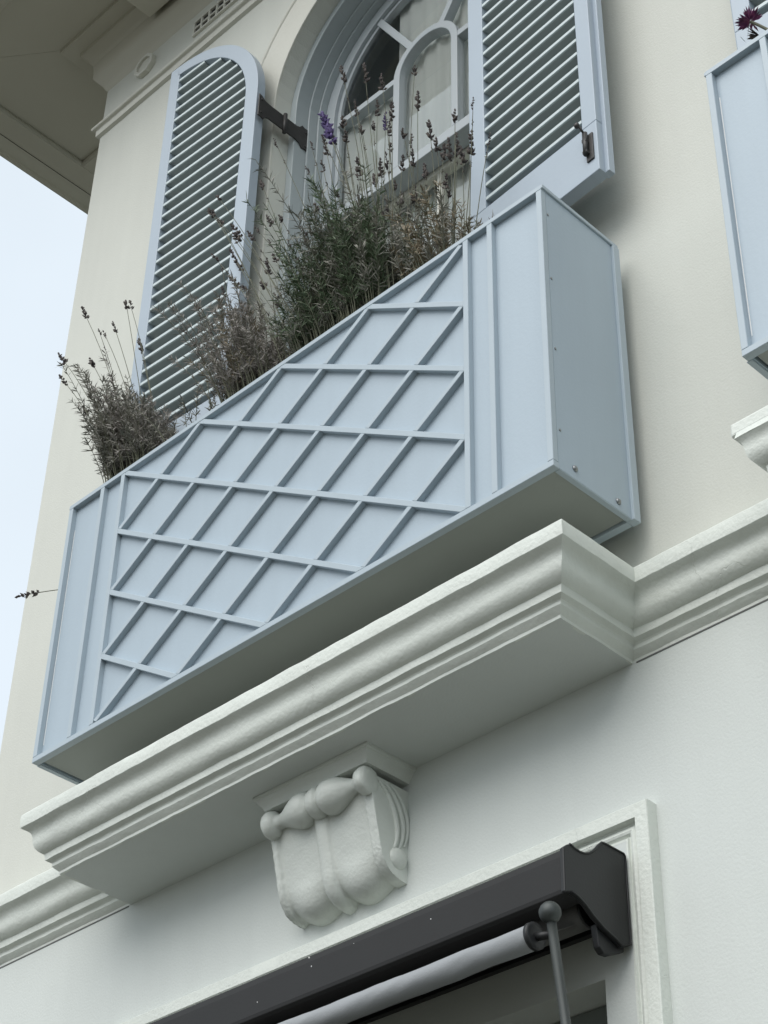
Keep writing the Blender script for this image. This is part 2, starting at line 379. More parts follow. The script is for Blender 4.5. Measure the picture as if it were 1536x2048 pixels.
for pts in ([(x1 + .0, y1), (HX1, y1), (HX1, y2), (x2 + .001, y2)], [(x1 - .001, y1 + .001), (x2, y2 + .001), (x2, .37), (x1, .37)], [(x1, .52), (x2, .52), (x2, 6.), (x1, 6.)]):
    s = MB(); plate(pts, ZS + .024, ZS + .026); hp(s, 'soffit_panel', 'eave')
# small moulding round the sunk panels
s = MB()
for i in range(4):
    pass
s.tube([(x2 + .004, .37, ZS + .012), (x2 + .004, y2, ZS + .012), (HX1, y2 + .0, ZS + .012)], .012, 8)
s.tube([(x2, .366, ZS + .012), (x1, .366, ZS + .012)], .012, 8)
hp(s, 'panel_bead', 'eave')
GUT = [(0., ZS - .001), (.012, ZS - .012), (.035, ZS - .022), (.055, ZS - .024), (.060, ZS - .034), (.082, ZS - .036), (.088, ZS - .028), (.090, ZS + .10), (0., ZS + .10)]
c = sweep([(x3, 6.), (x3, y3), (HX1, y3)], GUT, .5, 0); sharpen(hp(c, 'gutter', 'eave'))
s = MB(); xe, ye = off(.85)
top = 6.2; ye += 0
s.add([(xe, ye, ZS + .1), (HX1 + .8, ye, ZS + .1), (HX1 + .8, 7.8, ZS + .1), (xe, 7.8, ZS + .1), (3.2, 3.5, top), (5.2, 3.5, top)], [(0, 1, 2, 3), (0, 1, 5, 4), (1, 2, 5), (2, 3, 4, 5), (3, 0, 4)])
hp(s, 'roof', 'roof')
# big square bracket block under the eaves
s = MB(); s.box(-.392, .10, -.62, -.032, 4.052, ZS - .002); hp(s, 'bracket_block', 'eave', bevel=.004)

# ---- frieze vents
s = MB()
oc = [(-.476 + .066 * math.cos(math.radians(22.5 + 45 * i)), 3.858 + .062 * math.sin(math.radians(22.5 + 45 * i))) for i in range(8)]
ic = [(-.476 + .047 * math.cos(math.radians(22.5 + 45 * i)), 3.858 + .044 * math.sin(math.radians(22.5 + 45 * i))) for i in range(8)]
s.ring(ic, oc, YW - .024, YW + .002, True)
ov = hp(s, 'vent_cover', 'trimcream', bevel=.003); ov['label'] = 'small octagonal plaster vent cover in the frieze'
s = MB(); s.prism(ic, YW - .012, YW + .002); hp(s, 'vent_plate', 'trimcream', ov)
ov.children[0].location = Vector((0, 0, 0)) - Vector(H0)
gv0, gv1, gz0, gz1 = -.152, .40, 3.772, 3.868
s = MB(); t_ = .012
s.box(gv0, gv1, YW - .012, YW + .002, gz0, gz0 + t_); s.box(gv0, gv1, YW - .012, YW + .002, gz1 - t_, gz1); s.box(gv0, gv0 + t_, YW - .0115, YW + .002, gz0 + t_, gz1 - t_); s.box(gv1 - t_, gv1, YW - .0115, YW + .002, gz0 + t_, gz1 - t_)
gv = hp(s, 'grille', 'trimcream', bevel=.002); gv['label'] = 'square hole ventilation grille in the frieze'
s = MB(); zm = (gz0 + gz1) / 2
nb = 11; pitch = (gv1 - gv0 - t_) / nb
for i in range(1, nb): s.box(gv0 + t_ / 2 + i * pitch - .0055, gv0 + t_ / 2 + i * pitch + .0055, YW - .0100, YW + .0015, gz0 + t_, gz1 - t_)
s.box(gv0 + t_, gv1 - t_, YW - .0085, YW + .001, zm - .0055, zm + .0055)
gb = hp(s, 'grille_bars', 'trimcream', gv); gb.location = -Vector(H0)
s = MB(); s.box(gv0 + t_, gv1 - t_, YW - .0015, YW + .0005, gz0 + t_, gz1 - t_); gd = hp(s, 'dark_gap', 'dark', gv); gd.location = -Vector(H0)

# ---- arched windows
def make_window(xc, first):
    W0 = bpy.data.objects.new('window', None); COL.objects.link(W0); W0.parent = house; W0.location = Vector((xc, YW, ZB)) - Vector(H0)
    OFF = (xc, YW, ZB)
    def wp(mb, name, m, bevel=0., weld=True): return mb.build(name, m, W0, OFF, bevel, weld=weld)
    # plaster architrave with bead
    s = MB(); s.ring(arch_curve(xc, RO), arch_curve(xc, RO + .165), YW - .010, YW + .001)
    wp(s, 'architrave', 'trimcream', .003)
    s = MB(); s.tube([(x, YW - .004, z) for x, z in arch_curve(xc, RO + .177)], .011, 8); wp(s, 'architrave_bead', 'trimcream')
    # stepped timber casing
    s = MB()
    s.ring(arch_curve(xc, .553), arch_curve(xc, RO - .001), .115, .30)
    s.ring(arch_curve(xc, .543), arch_curve(xc, .5525), .175, .30)
    s.ring(arch_curve(xc, .533), arch_curve(xc, .5425), .215, .30)
    wp(s, 'casing', 'casing', .0025)
    # fixed upper light: ring of the sash, down to the meeting rail
    ys, yg = .245, .275
    zr0, zr1 = 2.272, 2.322
    def arch2(r, zb): return arch_curve(xc, r, 28, zb)
    s = MB(); s.ring(arch2(.480, zr1), arch2(.532, zr1), ys, ys + .045)
    s.ring(arch2(.462, zr1), arch2(.4795, zr1), ys + .016, ys + .045)
    wp(s, 'sash_frame', 'sashbar', .002)
    s = MB(); s.box(xc - .532, xc + .532, ys, ys + .075, zr0, zr1 - .0005); wp(s, 'meeting_rail', 'sashbar', .003)
    zsb = 2.808
    # arched middle light
    inn = [(xc - .130, zr1)] + arc(xc, zsb, .130, 180, 0, 20) + [(xc + .130, zr1)]
    out = [(xc - .162, zr1)] + arc(xc, zsb, .162, 180, 0, 20) + [(xc + .162, zr1)]
    s = MB(); s.ring(inn, out, ys + .001, ys + .044); wp(s, 'arched_bar', 'sashbar', .003)
    for sx in (-1, 1):
        s = MB(); xa, xb = sorted((xc + sx * .1615, xc + sx * .4625)); s.box(xa, xb, ys + .003, ys + .043, zsb - .014, zsb + .016); wp(s, 'glazing_bar', 'sashbar', .002)
        a = math.radians(60); d = Vector((sx * math.cos(a), math.sin(a))); p = Vector((-d.y, d.x)) * .015
        A = Vector((xc, zsb)) + d * .160; r_end = .30
        while (Vector((xc, zsb)) + d * r_end - Vector((xc, ZC))).length < .466: r_end += .004
        B = Vector((xc, zsb)) + d * r_end
        s = MB(); s.prism([tuple(A + p), tuple(B + p), tuple(B - p), tuple(A - p)], ys + .003, ys + .043); wp(s, 'glazing_bar', 'sashbar', .002)
    s = MB(); cur = arch2(.47, zr1); s.add([(x, yg, z) for x, z in cur], [tuple(range(len(cur) - 1, -1, -1))]); wp(s, 'pane', 'glass', weld=False)
    # lower sash, set behind
    yl = .322
    s = MB()
    s.box(xc - .50, xc - .455, yl, yl + .04, ZB + .06, zr0 + .03); s.box(xc + .455, xc + .50, yl, yl + .04, ZB + .06, zr0 + .03)
    s.box(xc - .455, xc + .455, yl, yl + .04, ZB + .0, ZB + .07); s.box(xc - .455, xc + .455, yl, yl + .04, zr0 - .02, zr0 + .03)
    wp(s, 'lower_sash', 'trimcream', .003)
    s = MB(); s.box(xc - .011, xc + .011, yl + .004, yl + .036, ZB + .07, zr0 - .02); wp(s, 'glazing_bar', 'trimcream')
    s = MB(); s.add([(xc - .46, yl + .02, ZB + .06), (xc + .46, yl + .02, ZB + .06), (xc + .46, yl + .02, zr0), (xc - .46, yl + .02, zr0)], [(0, 1, 2, 3)]); wp(s, 'pane', 'glass', weld=False)
    # jamb lining of the room side
    s = MB(); s.ring(arch_curve(xc, .533), arch_curve(xc, .60), .3005, .36); wp(s, 'inner_lining', 'trimcream')
    s = MB(); s.box(xc - .62, xc + .62, YW - .03, .34, ZB - .05, ZB - .001); wp(s, 'window_sill', 'stucco', .006)
    # room behind
    s = MB()
    X0, X1, Y0, Y1, Z0, Z1 = xc - .95, xc + .95, .361, 2.6, ZB - .4, ZC + .95
    vs = [(X0, Y0, Z0), (X1, Y0, Z0), (X1, Y1, Z0), (X0, Y1, Z0), (X0, Y0, Z1), (X1, Y0, Z1), (X1, Y1, Z1), (X0, Y1, Z1)]
    s.add(vs, [(0, 1, 2, 3), (4, 5, 6, 7), (1, 2, 6, 5), (2, 3, 7, 6), (3, 0, 4, 7)])
    wp(s, 'room', 'room')
    return W0
w1 = make_window(XC, True); w1['label'] = 'arched window with stepped grey casing and curved glazing bars'
w2 = make_window(XC + PZ, False); w2['label'] = 'right hand arched window beyond the picture edge'

# curtains hang inside the window
for k in range(2):
    xc = XC + k * PZ
    t = thing('curtain', (xc, .42, ZB), 'white gathered voile curtain hanging behind the arched window' if k == 0 else 'white gathered voile curtain behind the right hand window', 'curtain', 'window curtains')
    for (xa, xb, zt, yy) in ((xc - .50, xc - .20, 2.84, .303), (xc - .19, xc + .50, 3.62, .308), (xc - .80, xc + .70, 2.32, .395)):
        s = MB(); nx = 90; vs = []
        for z in (ZB - .05 if zt < 2.5 else 2.33, zt):
            for i in range(nx + 1):
                x = xa + (xb - xa) * i / nx
                am = .0055 if zt > 2.5 else .013; vs.append((x, yy + am * math.sin(x * 95 + .6 * math.sin(x * 17)) + am * .5 * math.sin(x * 41), z))
        s.add(vs, [(i, i + 1, nx + 2 + i, nx + 1 + i) for i in range(nx)], True)
        o = s.build('drape', 'curtain', t, (xc, .42, ZB))
    s = MB(); s.tube([(xc - .8, .44, 3.56), (xc + .8, .44, 3.56)], .014, 8); s.build('curtain_rod', 'iron', t, (xc, .42, ZB))

# ---- shop opening below: surround, head, glazing
s = MB(); F0, F1, FT = .047, 1.953, -.727
SUR = [(0, YW), (0, .012), (.002, .0100), (.034, .0100), (.036, .0125), (.0365, .026), (.041, .029), (.047, .024), (.053, .0215), (.059, .0235), (.064, .030), (.067, .030), (.069, .0245), (.074, .0245)]
pr = [(d, y) for d, y in SUR]; n = len(pr); vs = []
for (X, Z, dx, dz) in ((F1, GZ, -1, 0), (F1, FT, -1, -1), (F0, FT, 1, -1), (F0, GZ, 1, 0)):
    for d, y in pr: vs.append((X + dx * d, y, Z + dz * d))
# subdivide the long runs for slight waviness
def lerp3(a, b, t): return tuple(a[i] + (b[i] - a[i]) * t for i in range(3))
rows = [vs[i * n:(i + 1) * n] for i in range(4)]; R2 = []
for i in range(3):
    K = 60
    for k in range(K + (1 if i == 2 else 0)):
        row = []
        for a in range(n):
            v = lerp3(rows[i][a], rows[i + 1][a], k / K)
            nn = noise.noise_vector(Vector((v[0] * 8, v[2] * 8, a * 3.1))) * .0009
            row.append((v[0] + nn.x, v[1] + nn.y * (1 if a else 0), v[2] + nn.z))
        R2.append(row)
s.add([v for r in R2 for v in r], [(i * n + a, i * n + a + 1, (i + 1) * n + a + 1, (i + 1) * n + a) for i in range(len(R2) - 1) for a in range(n - 1)], True)
ds = sharpen(hp(s, 'door_surround', 'stucco')); ds['label'] = 'white moulded surround of the shop opening'
s = MB(); YP = .0245; I0, I1, IT = F0 + .074, F1 - .074, FT - .074
for (xa, xb, za, zb) in ((I0, OX0, GZ, IT), (OX1, I1, GZ, IT), (OX0, OX1, OZ, IT)): s.add([(xa, YP, za), (xb, YP, za), (xb, YP, zb), (xa, YP, zb)], [(0, 1, 2, 3)])
s.add([(OX1, YP, GZ), (OX1, .17, GZ), (OX1, .17, OZ), (OX1, YP, OZ)], [(0, 1, 2, 3)]); s.add([(OX0, YP, GZ), (OX0, .17, GZ), (OX0, .17, OZ), (OX0, YP, OZ)], [(0, 1, 2, 3)])
s.add([(OX0, YP, OZ), (OX1, YP, OZ), (OX1, .17, OZ), (OX0, .17, OZ)], [(0, 1, 2, 3)])
hp(s, 'opening_lining', 'wall_low')
SW = bpy.data.objects.new('shop_window', None); COL.objects.link(SW); SW.parent = house; SW.location = Vector((1, .16, GZ)) - Vector(H0)
s = MB(); s.box(OX0, OX1, .125, .175, OZ - .055, OZ - .002); s.box(OX0, OX0 + .05, .1255, .1745, GZ, OZ - .055); s.box(OX1 - .05, OX1, .1255, .1745, GZ, OZ - .055); s.box(.975, 1.025, .1255, .1745, GZ, OZ - .055)
s.build('frame', 'shopframe', SW, (1, .16, GZ), .003)
s = MB(); s.add([(OX0, .15, GZ), (OX1, .15, GZ), (OX1, .15, OZ - .04), (OX0, .15, OZ - .04)], [(0, 1, 2, 3)]); s.build('pane', 'shopglass', SW, (1, .16, GZ), weld=False)
s = MB(); X0, X1, Y0, Y1, Z0, Z1 = .1, 1.9, .18, 4., GZ, OZ + .3
vs = [(X0, Y0, Z0), (X1, Y0, Z0), (X1, Y1, Z0), (X0, Y1, Z0), (X0, Y0, Z1), (X1, Y0, Z1), (X1, Y1, Z1), (X0, Y1, Z1)]
s.add(vs, [(0, 1, 2, 3), (4, 5, 6, 7), (1, 2, 6, 5), (2, 3, 7, 6), (3, 0, 4, 7)]); s.build('room', 'shoproom', SW, (1, .16, GZ))

# ---- corbel under the ledge
cb = bpy.data.objects.new('corbel', None); COL.objects.link(cb); cb.parent = house; cb['label'] = 'white scrolled plaster corbel under the ledge'
CB = (1.0, YW, -.65); cb.location = Vector(CB) - Vector(H0)
def cp(mb, name, bevel=0.): return mb.build(name, 'corbel', cb, CB, bevel)
s = sweep([(.813, YW), (.813, -.110), (1.190, -.110), (1.190, YW)], [(-.05, -.3815), (0.0, -.381), (.004, -.372), (.012, -.362), (.017, -.356), (.018, -.352), (.023, -.350), (.0235, -.3425)], .02, .0010, 12)
sharpen(cp(s, 'abacus'))
s = MB()
half = [(0, .044), (.007, .0435), (.013, .041), (.018, .036), (.0205, .034), (.024, .037), (.032, .0435), (.043, .0475), (.055, .0485), (.068, .0465), (.081, .0420), (.094, .0360), (.106, .0300), (.118, .0245), (.130, .0205), (.140, .0195), (.147, .0225), (.152, .0300), (.158, .0355), (.166, .0385), (.176, .0390), (.184, .0360), (.189, .0290), (.191, .0180), (.1915, .004)]
prof = [(-a * (1.0 if a < .02 else 1.0), r * .97) for a, r in half[::-1]] + half[1:]
P2 = []
for i in range(len(prof) - 1):
    for k in range(3):
        t = k / 3; P2.append((prof[i][0] * (1 - t) + prof[i + 1][0] * t, prof[i][1] * (1 - t) + prof[i + 1][1] * t))
P2.append(prof[-1])
s.lathe(P2, (1.0, -.090, -.420), 'x', 40)
V = []
for (x, y, z) in s.v:
    nn = noise.noise(Vector((x * 24, y * 24, z * 24))) + .5 * noise.noise(Vector((x * 70, y * 70, z * 70)))
    amp = .0014 + (.003 if abs(x - 1) > .16 else 0)
    d = Vector((0, y + .090, z + .420)); d = d.normalized() if d.length > 1e-6 else Vector((0, 0, 0))
    V.append((x + amp * .4 * nn, y + d.y * amp * nn, z + d.z * amp * nn))
s.v = V; cp(s, 'scroll_roll')
# console body: S-curved front with lobes and a central bead
sp = [(-.085, -.400), (-.080, -.430), (-.068, -.470), (-.058, -.510), (-.048, -.550), (-.041, -.580), (-.033, -.606), (-.020, -.628), (-.004, -.642), (.018, -.6495), (.048, -.653)]
def prof_at(t):
    f = t * (len(sp) - 1); i = min(int(f), len(sp) - 2); u = f - i
    p0 = Vector(sp[max(i - 1, 0)]); p1 = Vector(sp[i]); p2 = Vector(sp[i + 1]); p3 = Vector(sp[min(i + 2, len(sp) - 1)])
    return .5 * ((2 * p1) + (-p0 + p2) * u + (2 * p0 - 5 * p1 + 4 * p2 - p3) * u * u + (-p0 + 3 * p1 - 3 * p2 + p3) * u ** 3)
s = MB(); NX, NT = 110, 70; vs = []; HW = .186
def sm(a, b, x):
    t = min(max((x - a) / (b - a), 0), 1); return t * t * (3 - 2 * t)
for j in range(NT + 1):
    t = j / NT; p = prof_at(t); tg = (prof_at(min(t + .01, 1)) - prof_at(max(t - .01, 0))).normalized(); nr = Vector((tg.y, -tg.x))
    if nr.x > 0 and t < .6: nr = -nr
    nr = Vector((tg.y, -tg.x)) if (Vector((tg.y, -tg.x)).x < 0 or t > .8) else -Vector((tg.y, -tg.x))
    if t > .55 and nr.y > 0: nr = -nr
    for i in range(NX + 1):
        x = (i / NX * 2 - 1) * HW; ax = abs(x + .008)
        belly = sm(.45, .88, t)
        e = 0.
        if ax < .024: e += (.012 + .012 * belly) * math.sqrt(max(0, 1 - (ax / .024) ** 2))
        lob = max(0, math.sin(math.pi * min(max((ax - .024) / .128, 0), 1)))
        e += lob * (.002 + .022 * belly)
        if ax > .160: e += .010 * sm(.158, .164, ax) * (1 - .3 * belly)
        v = Vector((1 + x, p.x + nr.x * e, p.y + nr.y * e))
        rough = .0007 + (.0030 if ax > .158 else 0)
        nn = noise.noise_vector(v * 45) * .35 + 1.0 * noise.noise_vector(v * 260)
        v += nn * rough * .6
        if i in (0, NX): v.x = 1 + x
        vs.append(tuple(v))
s.add(vs, [(j * (NX + 1) + i, j * (NX + 1) + i + 1, (j + 1) * (NX + 1) + i + 1, (j + 1) * (NX + 1) + i) for j in range(NT) for i in range(NX)], True)
for i in range(NX + 1): vs.append((vs[NT * (NX + 1) + i][0], .06, vs[NT * (NX + 1) + i][2]))
s.v += vs[-(NX + 1):]; b0 = NT * (NX + 1); s.add([], [], True)
for i in range(NX): s.f.append((b0 + i, b0 + i + 1, b0 + NX + 2 + i, b0 + NX + 1 + i)); s.sm.append(True)
# flat cheeks
for sx, idx in ((-1, 0), (1, NX)):
    edge = [vs[j * (NX + 1) + idx] for j in range(NT + 1)]
    X = 1 + sx * HW
    b = len(s.v); s.add(edge + [(X, YW, e[2]) for e in edge], [(j, j + 1, NT + 2 + j, NT + 1 + j) for j in range(NT)])
bd = cp(s, 'console')
# scroll lines on the cheeks
for sx in (1, -1):
    s = MB(); X = 1 + sx * (HW + .001)
    for (pts, r) in (([(-.060, -.415), (-.030, -.44), (-.008, -.48), (.004, -.52), (.004, -.555), (-.006, -.585)], .0065),
                     ([(-.040, -.41), (-.012, -.435), (.012, -.47), (.024, -.51), (.022, -.55), (.010, -.58)], .0065),
                     ([(-.02, -.41), (.008, -.43), (.030, -.465), (.040, -.50), (.038, -.54), (.028, -.57)], .006)):
        # smooth the polyline
        pp = []
        for i in range(len(pts) - 1):
            p0 = Vector(pts[max(i - 1, 0)]); p1 = Vector(pts[i]); p2 = Vector(pts[i + 1]); p3 = Vector(pts[min(i + 2, len(pts) - 1)])
            for k in range(5):
                u = k / 5; v = .5 * ((2 * p1) + (-p0 + p2) * u + (2 * p0 - 5 * p1 + 4 * p2 - p3) * u * u + (-p0 + 3 * p1 - 3 * p2 + p3) * u ** 3); pp.append((X, v.x, v.y))
        m_ = len(pp); s.tube(pp, [r * (.5 + math.sin(math.pi * i / (m_ - 1)) * .8) for i in range(m_)], 8)
    s.lathe([(-.006 * sx, .030), (.000 * sx, .029), (.006 * sx, .024), (.010 * sx, .014), (.0115 * sx, .003)], (X, .012, -.602), 'x', 20)
    cp(s, 'cheek_scroll')

# ------------------------------------------------------------------ shutters
def make_shutter(width, hand, label, group='louvred shutters beside the windows'):
    """local frame: hinge edge at s=0, body runs to s=width*hand (hand=-1 leaf on the left), front at y=0, z = world z"""
    t = thing('shutter', (0, 0, 0), label, 'shutter', group)
    W_ = width; st = .055; zb, zr = 1.143, 1.345
    cxo = W_ - .045                                    # centre of the quarter arch, distance from the hinge
    rx, rz, z0 = cxo, .512, 2.842
    def U(s_): return s_ * hand
    def top_o(s_): return z0 + rz * math.sqrt(max(0, 1 - ((cxo - s_) / rx) ** 2)) if s_ < cxo else z0 + rz
    rxi, rzi = cxo - .066, .455
    def top_i(s_): return z0 + rzi * math.sqrt(max(0, 1 - ((cxo - s_) / rxi) ** 2)) if s_ < cxo else z0 + rzi
    dep = .042
    # frame: one outline with arched head
    N = 30
    ou = [(U(0), zr)] + [(U(cxo - rx * math.cos(math.pi / 2 * i / N)), z0 + rz * math.sin(math.pi / 2 * i / N)) for i in range(N + 1)] + [(U(W_), z0 + rz), (U(W_), zr)]
    inn = [(U(.066), zr)] + [(U(cxo - rxi * math.cos(math.pi / 2 * i / N)), z0 + rzi * math.sin(math.pi / 2 * i / N)) for i in range(N + 1)] + [(U(W_ - st), z0 + rzi - .0005), (U(W_ - st), zr)]
    s = MB(); s.ring(inn, ou, 0, dep)
    s.build('frame', 'shutter', t, (0, 0, 0), .0025)
    s = MB(); xa, xb = sorted((U(0.0), U(W_))); s.box(xa, xb, 0.0, dep, zb, zr - .0005); s.build('bottom_rail', 'shutter', t, (0, 0, 0), .0025)
    s = MB(); xa, xb = sorted((U(W_ - .012), U(W_ + .014))); s.box(xa, xb, dep - .018, dep + .006, zb + .001, z0 + rz - .01)
    s.build('meeting_strip', 'shutter', t, (0, 0, 0), .002)
    # thin backing sheet behind the louvres, in their shaded colour
    s = MB(); s.prism(inn, .0565, .0595, 'y'); s.build('backing_sheet', 'slatshade', t, (0, 0, 0))
    # louvres
    pitch = .0605; k = 0; z = zr + .032
    th = .0155
    while z < z0 + rzi - .01:
        # limit at the arch
        a = .066
        if z + .004 > z0:
            h = min((z + .012 - z0) / rzi, 1); a = cxo - rxi * math.sqrt(max(0, 1 - h * h))
        b = W_ - st
        if b - a > .03:
            xa, xb = sorted((U(a + .001), U(b - .001)))
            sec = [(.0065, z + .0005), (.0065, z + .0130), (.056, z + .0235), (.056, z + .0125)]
            s = MB(); s.prism(sec, xa, xb, 'x'); sl_ = s.build('slat', 'slatshade', t, (0, 0, 0), .0008, 1)
            s = MB(); s.prism([(.0005, z + .0), (.0005, z + .0140), (.0064, z + .0145), (.0064, z + .0)], xa, xb, 'x'); s.build('slat_edge', 'slat', sl_, (0, 0, 0), .0012, 1)  # front edge split from the slat to stay light against its painted shade
        z += pitch
    return t, dep
HL, HR = .461, 1.529
sh1, dep = make_shutter(.535, -1, 'arch topped blue grey louvred shutter left of the arched window')
sh1.location = (HL, -.07, 0); sh1.rotation_euler = (0, 0, math.radians(3.0))
sh2, dep = make_shutter(.517, 1, 'blue grey louvred shutter right of the arched window with small iron bolt')
sh2.location = (HR, -.07, 0); sh2.rotation_euler = (0, 0, math.radians(-4.5))
sh3 = copy_tree(sh1); sh3.location = (3.037, -.07, 0); sh3.rotation_euler = (0, 0, math.radians(1.5))
sh3['label'] = 'shutter edge behind the magenta flower at the upper right of the picture'
# closing edge strip on the bottom of sh2's bolt: keep plate, bolt and knob
s = MB(); s.box(.476, .503, -.005, 0.0005, 1.196, 1.302); pl = s.build('bolt_plate', 'iron', sh2, (0, 0, 0), .0015)
s = MB(); s.tube([(.482, -.012, 1.218), (.482, -.012, 1.306)], .008, 10); s.tube([(.482, -.012, 1.300), (.482, -.034, 1.318)], .0035, 8); s.lathe([(-.009, .002), (-.007, .0065), (0, .009), (.007, .0065), (.009, .002)], (.478, -.038, 1.322), 'z', 12)
s.box(.474, .490, -.018, -.004, 1.268, 1.280); s.box(.474, .490, -.018, -.004, 1.222, 1.232)
s.build('bolt', 'iron', pl)
# strap hinges at the left leaf and at the right leaf (second mostly hidden)
def strap(x, zc, sgn, label):
    t = thing('strap_hinge', (x, .05, zc), label, 'hinge', 'iron strap hinges of the shutters')
    pr = [(-.122, -.058), (-.122, .062), (-.108, .058), (-.092, .044), (-.07, .040), (.07, .040), (.085, .046), (.098, .064), (.110, .058), (.135, .060), (.135, -.064), (.118, -.056), (.100, -.060), (.086, -.044), (.07, -.038), (-.07, -.038), (-.085, -.044), (-.094, -.062), (-.108, -.056)]
    s = MB(); s.prism(pr, -.003 * sgn, .003 * sgn, 'x'); s.build('strap', 'iron', t, (0, 0, 0), .0012, 1)
    s = MB(); s.tube([(.003 * sgn, .01, -.050), (.003 * sgn, .01, .052)], .0085, 10); s.build('knuckle', 'iron', t)
    for (yy, zz) in ((-.108, .035), (-.108, -.035), (.118, .035), (.118, -.04)):
        s = MB(); s.lathe([(0, .0055), (.0025, .005), (.0035, .002)], (.003 * sgn, yy, zz), 'x', 10); s.build('screw', 'iron', t)
    return t
strap(.4775, 2.728, 1, 'dark iron strap hinge between the left shutter and the window casing')

# ------------------------------------------------------------------ window boxes
W_, D_, H_ = 2.0, .315, .951
def make_planter(label):
    t = thing('window_box', (1.0, -D_ / 2, 0), label, 'planter', 'tall lattice fronted window boxes on the facade')
    O = (1.0, -D_ / 2, 0)
    bd = .018                                                     # bars stand this far proud of the panel
    yf = -D_; yp = -D_ + bd
    def P(mb, name, m='boxbar', bevel=.0012, par=t): return mb.build(name, m, par, O if par is t else (0, 0, 0), bevel, 1)
    s = MB(); s.box(.012, W_ - .012, yp, yp + .012, .010, H_ - .012); P(s, 'front_panel', 'box', 0)
    s = MB(); s.box(.0, W_, yf, yp + .014, H_ - .0165, H_); P(s, 'top_rail')
    s = MB(); s.box(.0, W_, yf, yp + .004, 0.0, .0185); P(s, 'bottom_rail')
    zb, zt = .0187, H_ - .0167
    for (a, b) in ((0, .018), (.160, .178), (.262, .280), (1.720, 1.738), (1.807, 1.825), (1.982, 2.0)):
        s = MB(); s.box(a, b, yf, yp + .001, zb, zt); P(s, 'stile')
    s = MB(); s.box(.0205, .0225, yp - .0012, yp + .002, .06, H_ - .10); P(s, 'slit_light', 'slitspeck', 0)  # white strip painted as light showing through the slit beside the stile
    # diagonal lattice
    x0, x1 = .2802, 1.7198; w_ = (x1 - x0) / 4; h_ = (zt - zb) / 4; m_ = h_ / w_
    th = .0165 * math.sqrt(1 + m_ * m_) / 2 * 1.0                 # half the bar, measured along z
    def clip(poly):
        def cl(poly, f):
            out = []
            for i in range(len(poly)):
                a, b = poly[i - 1], poly[i]; fa, fb = f(a), f(b)
                if (fa >= 0) != (fb >= 0):
                    u = fa / (fa - fb); out.append((a[0] + (b[0] - a[0]) * u, a[1] + (b[1] - a[1]) * u))
                if fb >= 0: out.append(b)
            return out
        for f in (lambda p: p[0] - x0, lambda p: x1 - p[0], lambda p: p[1] - zb, lambda p: zt - p[1]): poly = cl(poly, f) if poly else poly
        return poly
    def emit(poly):
        poly = clip(poly)
        if len(poly) < 3: return
        s = MB(); s.prism(poly, yf + .0006, yp + .001); P(s, 'lattice_bar', bevel=.001)
    # continuous bars fall to the right, the crossing ones are cut between them
    for k in range(-3, 4):
        za = lambda x: zb + (4 + k) * h_ - m_ * (x - x0)
        emit([(x0 - .1, za(x0 - .1) - th), (x1 + .1, za(x1 + .1) - th), (x1 + .1, za(x1 + .1) + th), (x0 - .1, za(x0 - .1) + th)])
    for k in range(-3, 4):
        zc = lambda x: zb + k * h_ + m_ * (x - x0)
        for j in range(-4, 5):
            # between falling bars j and j+1: intersection where zb+k h + m u = zb+(4+j) h - m u
            ua = (4 + j - k) * h_ / (2 * m_); ub = (5 + j - k) * h_ / (2 * m_)
            g_ = th / (m_)                                        # width of the falling bar along the rising one
            # corners of the piece: parallelogram between the two falling bars
            def isect(side, edge):                                # rising edge z=zc+edge*th ; falling edge z=za_j + side*th
                jj, sd = side
                u = ((4 + jj - k) * h_ + (sd - edge) * th) / (2 * m_); return (x0 + u, zb + k * h_ + m_ * u + edge * th)
            if ua > (x1 - x0) or ub < 0: continue
            emit([isect((j, 1), -1), isect((j + 1, -1), -1), isect((j + 1, -1), 1), isect((j, 1), 1)])
    # ends
    for sx in (0, 1):
        xa, xb = ((.0008, .014) if sx == 0 else (W_ - .014, W_ - .0008))
        s = MB(); s.box(xa, xb, yp + .0015, -.004, .004, H_ - .0145)
        sp_ = P(s, 'end_panel', 'box', 0)
        xo0, xo1 = ((-.0045, .016) if sx == 0 else (W_ - .016, W_ + .0045))
        s = MB(); s.box(xo0, xo1, yf + .0008, -.0005, H_ - .0135, H_ - .0005); P(s, 'end_rail')
        s = MB(); s.box(xo0, xo1 + (.003 if sx else 0), -.026, .0, .0, H_ - .014); P(s, 'end_stile')
        s = MB(); s.box(xo0, xo1 - .005, yp + .0046, -.0265, .0, .0036); P(s, 'end_sill')
        X = W_ - .0008
        if sx:
            for (yy, zz) in ((-.290, .855), (-.288, .625), (-.286, .385), (-.284, .125)):
                s = MB(); s.lathe([(0, .0042), (.0012, .004), (.0018, .002)], (X - O[0], yy - O[1], zz), 'x', 10); P(s, 'screw', 'screw', 0, t).location = O if False else (0, 0, 0)
            for (yy, zz) in ((-.235, .035), (-.075, .028)):
                s = MB(); s.lathe([(0, .009), (.003, .008), (.006, .004)], (X - O[0], yy - O[1], zz), 'x', 14); P(s, 'screw', 'screw', 0, t)
    s = MB(); s.box(.02, W_ - .02, -.016, -.002, .02, H_ - .03); P(s, 'back_panel', 'box', 0)
    # bottom: frame and inset panel
    s = MB(); s.box(.020, W_ - .020, yp + .0095, -.029, .0075, .016); P(s, 'bottom_panel', 'boxshade', .001)
    s = MB(); s.box(.017, W_ - .017, -.0255, -.003, .0005, .018); P(s, 'bottom_frame', 'boxbar', .001)
    s = MB(); s.box(.016, W_ - .016, yp + .013, -.018, .80, .875); P(s, 'soil', 'soil', 0)
    return t
def fix_screws(t):
    pass
pb = make_planter('pale blue grey lattice fronted window box full of lavender below the arched window')
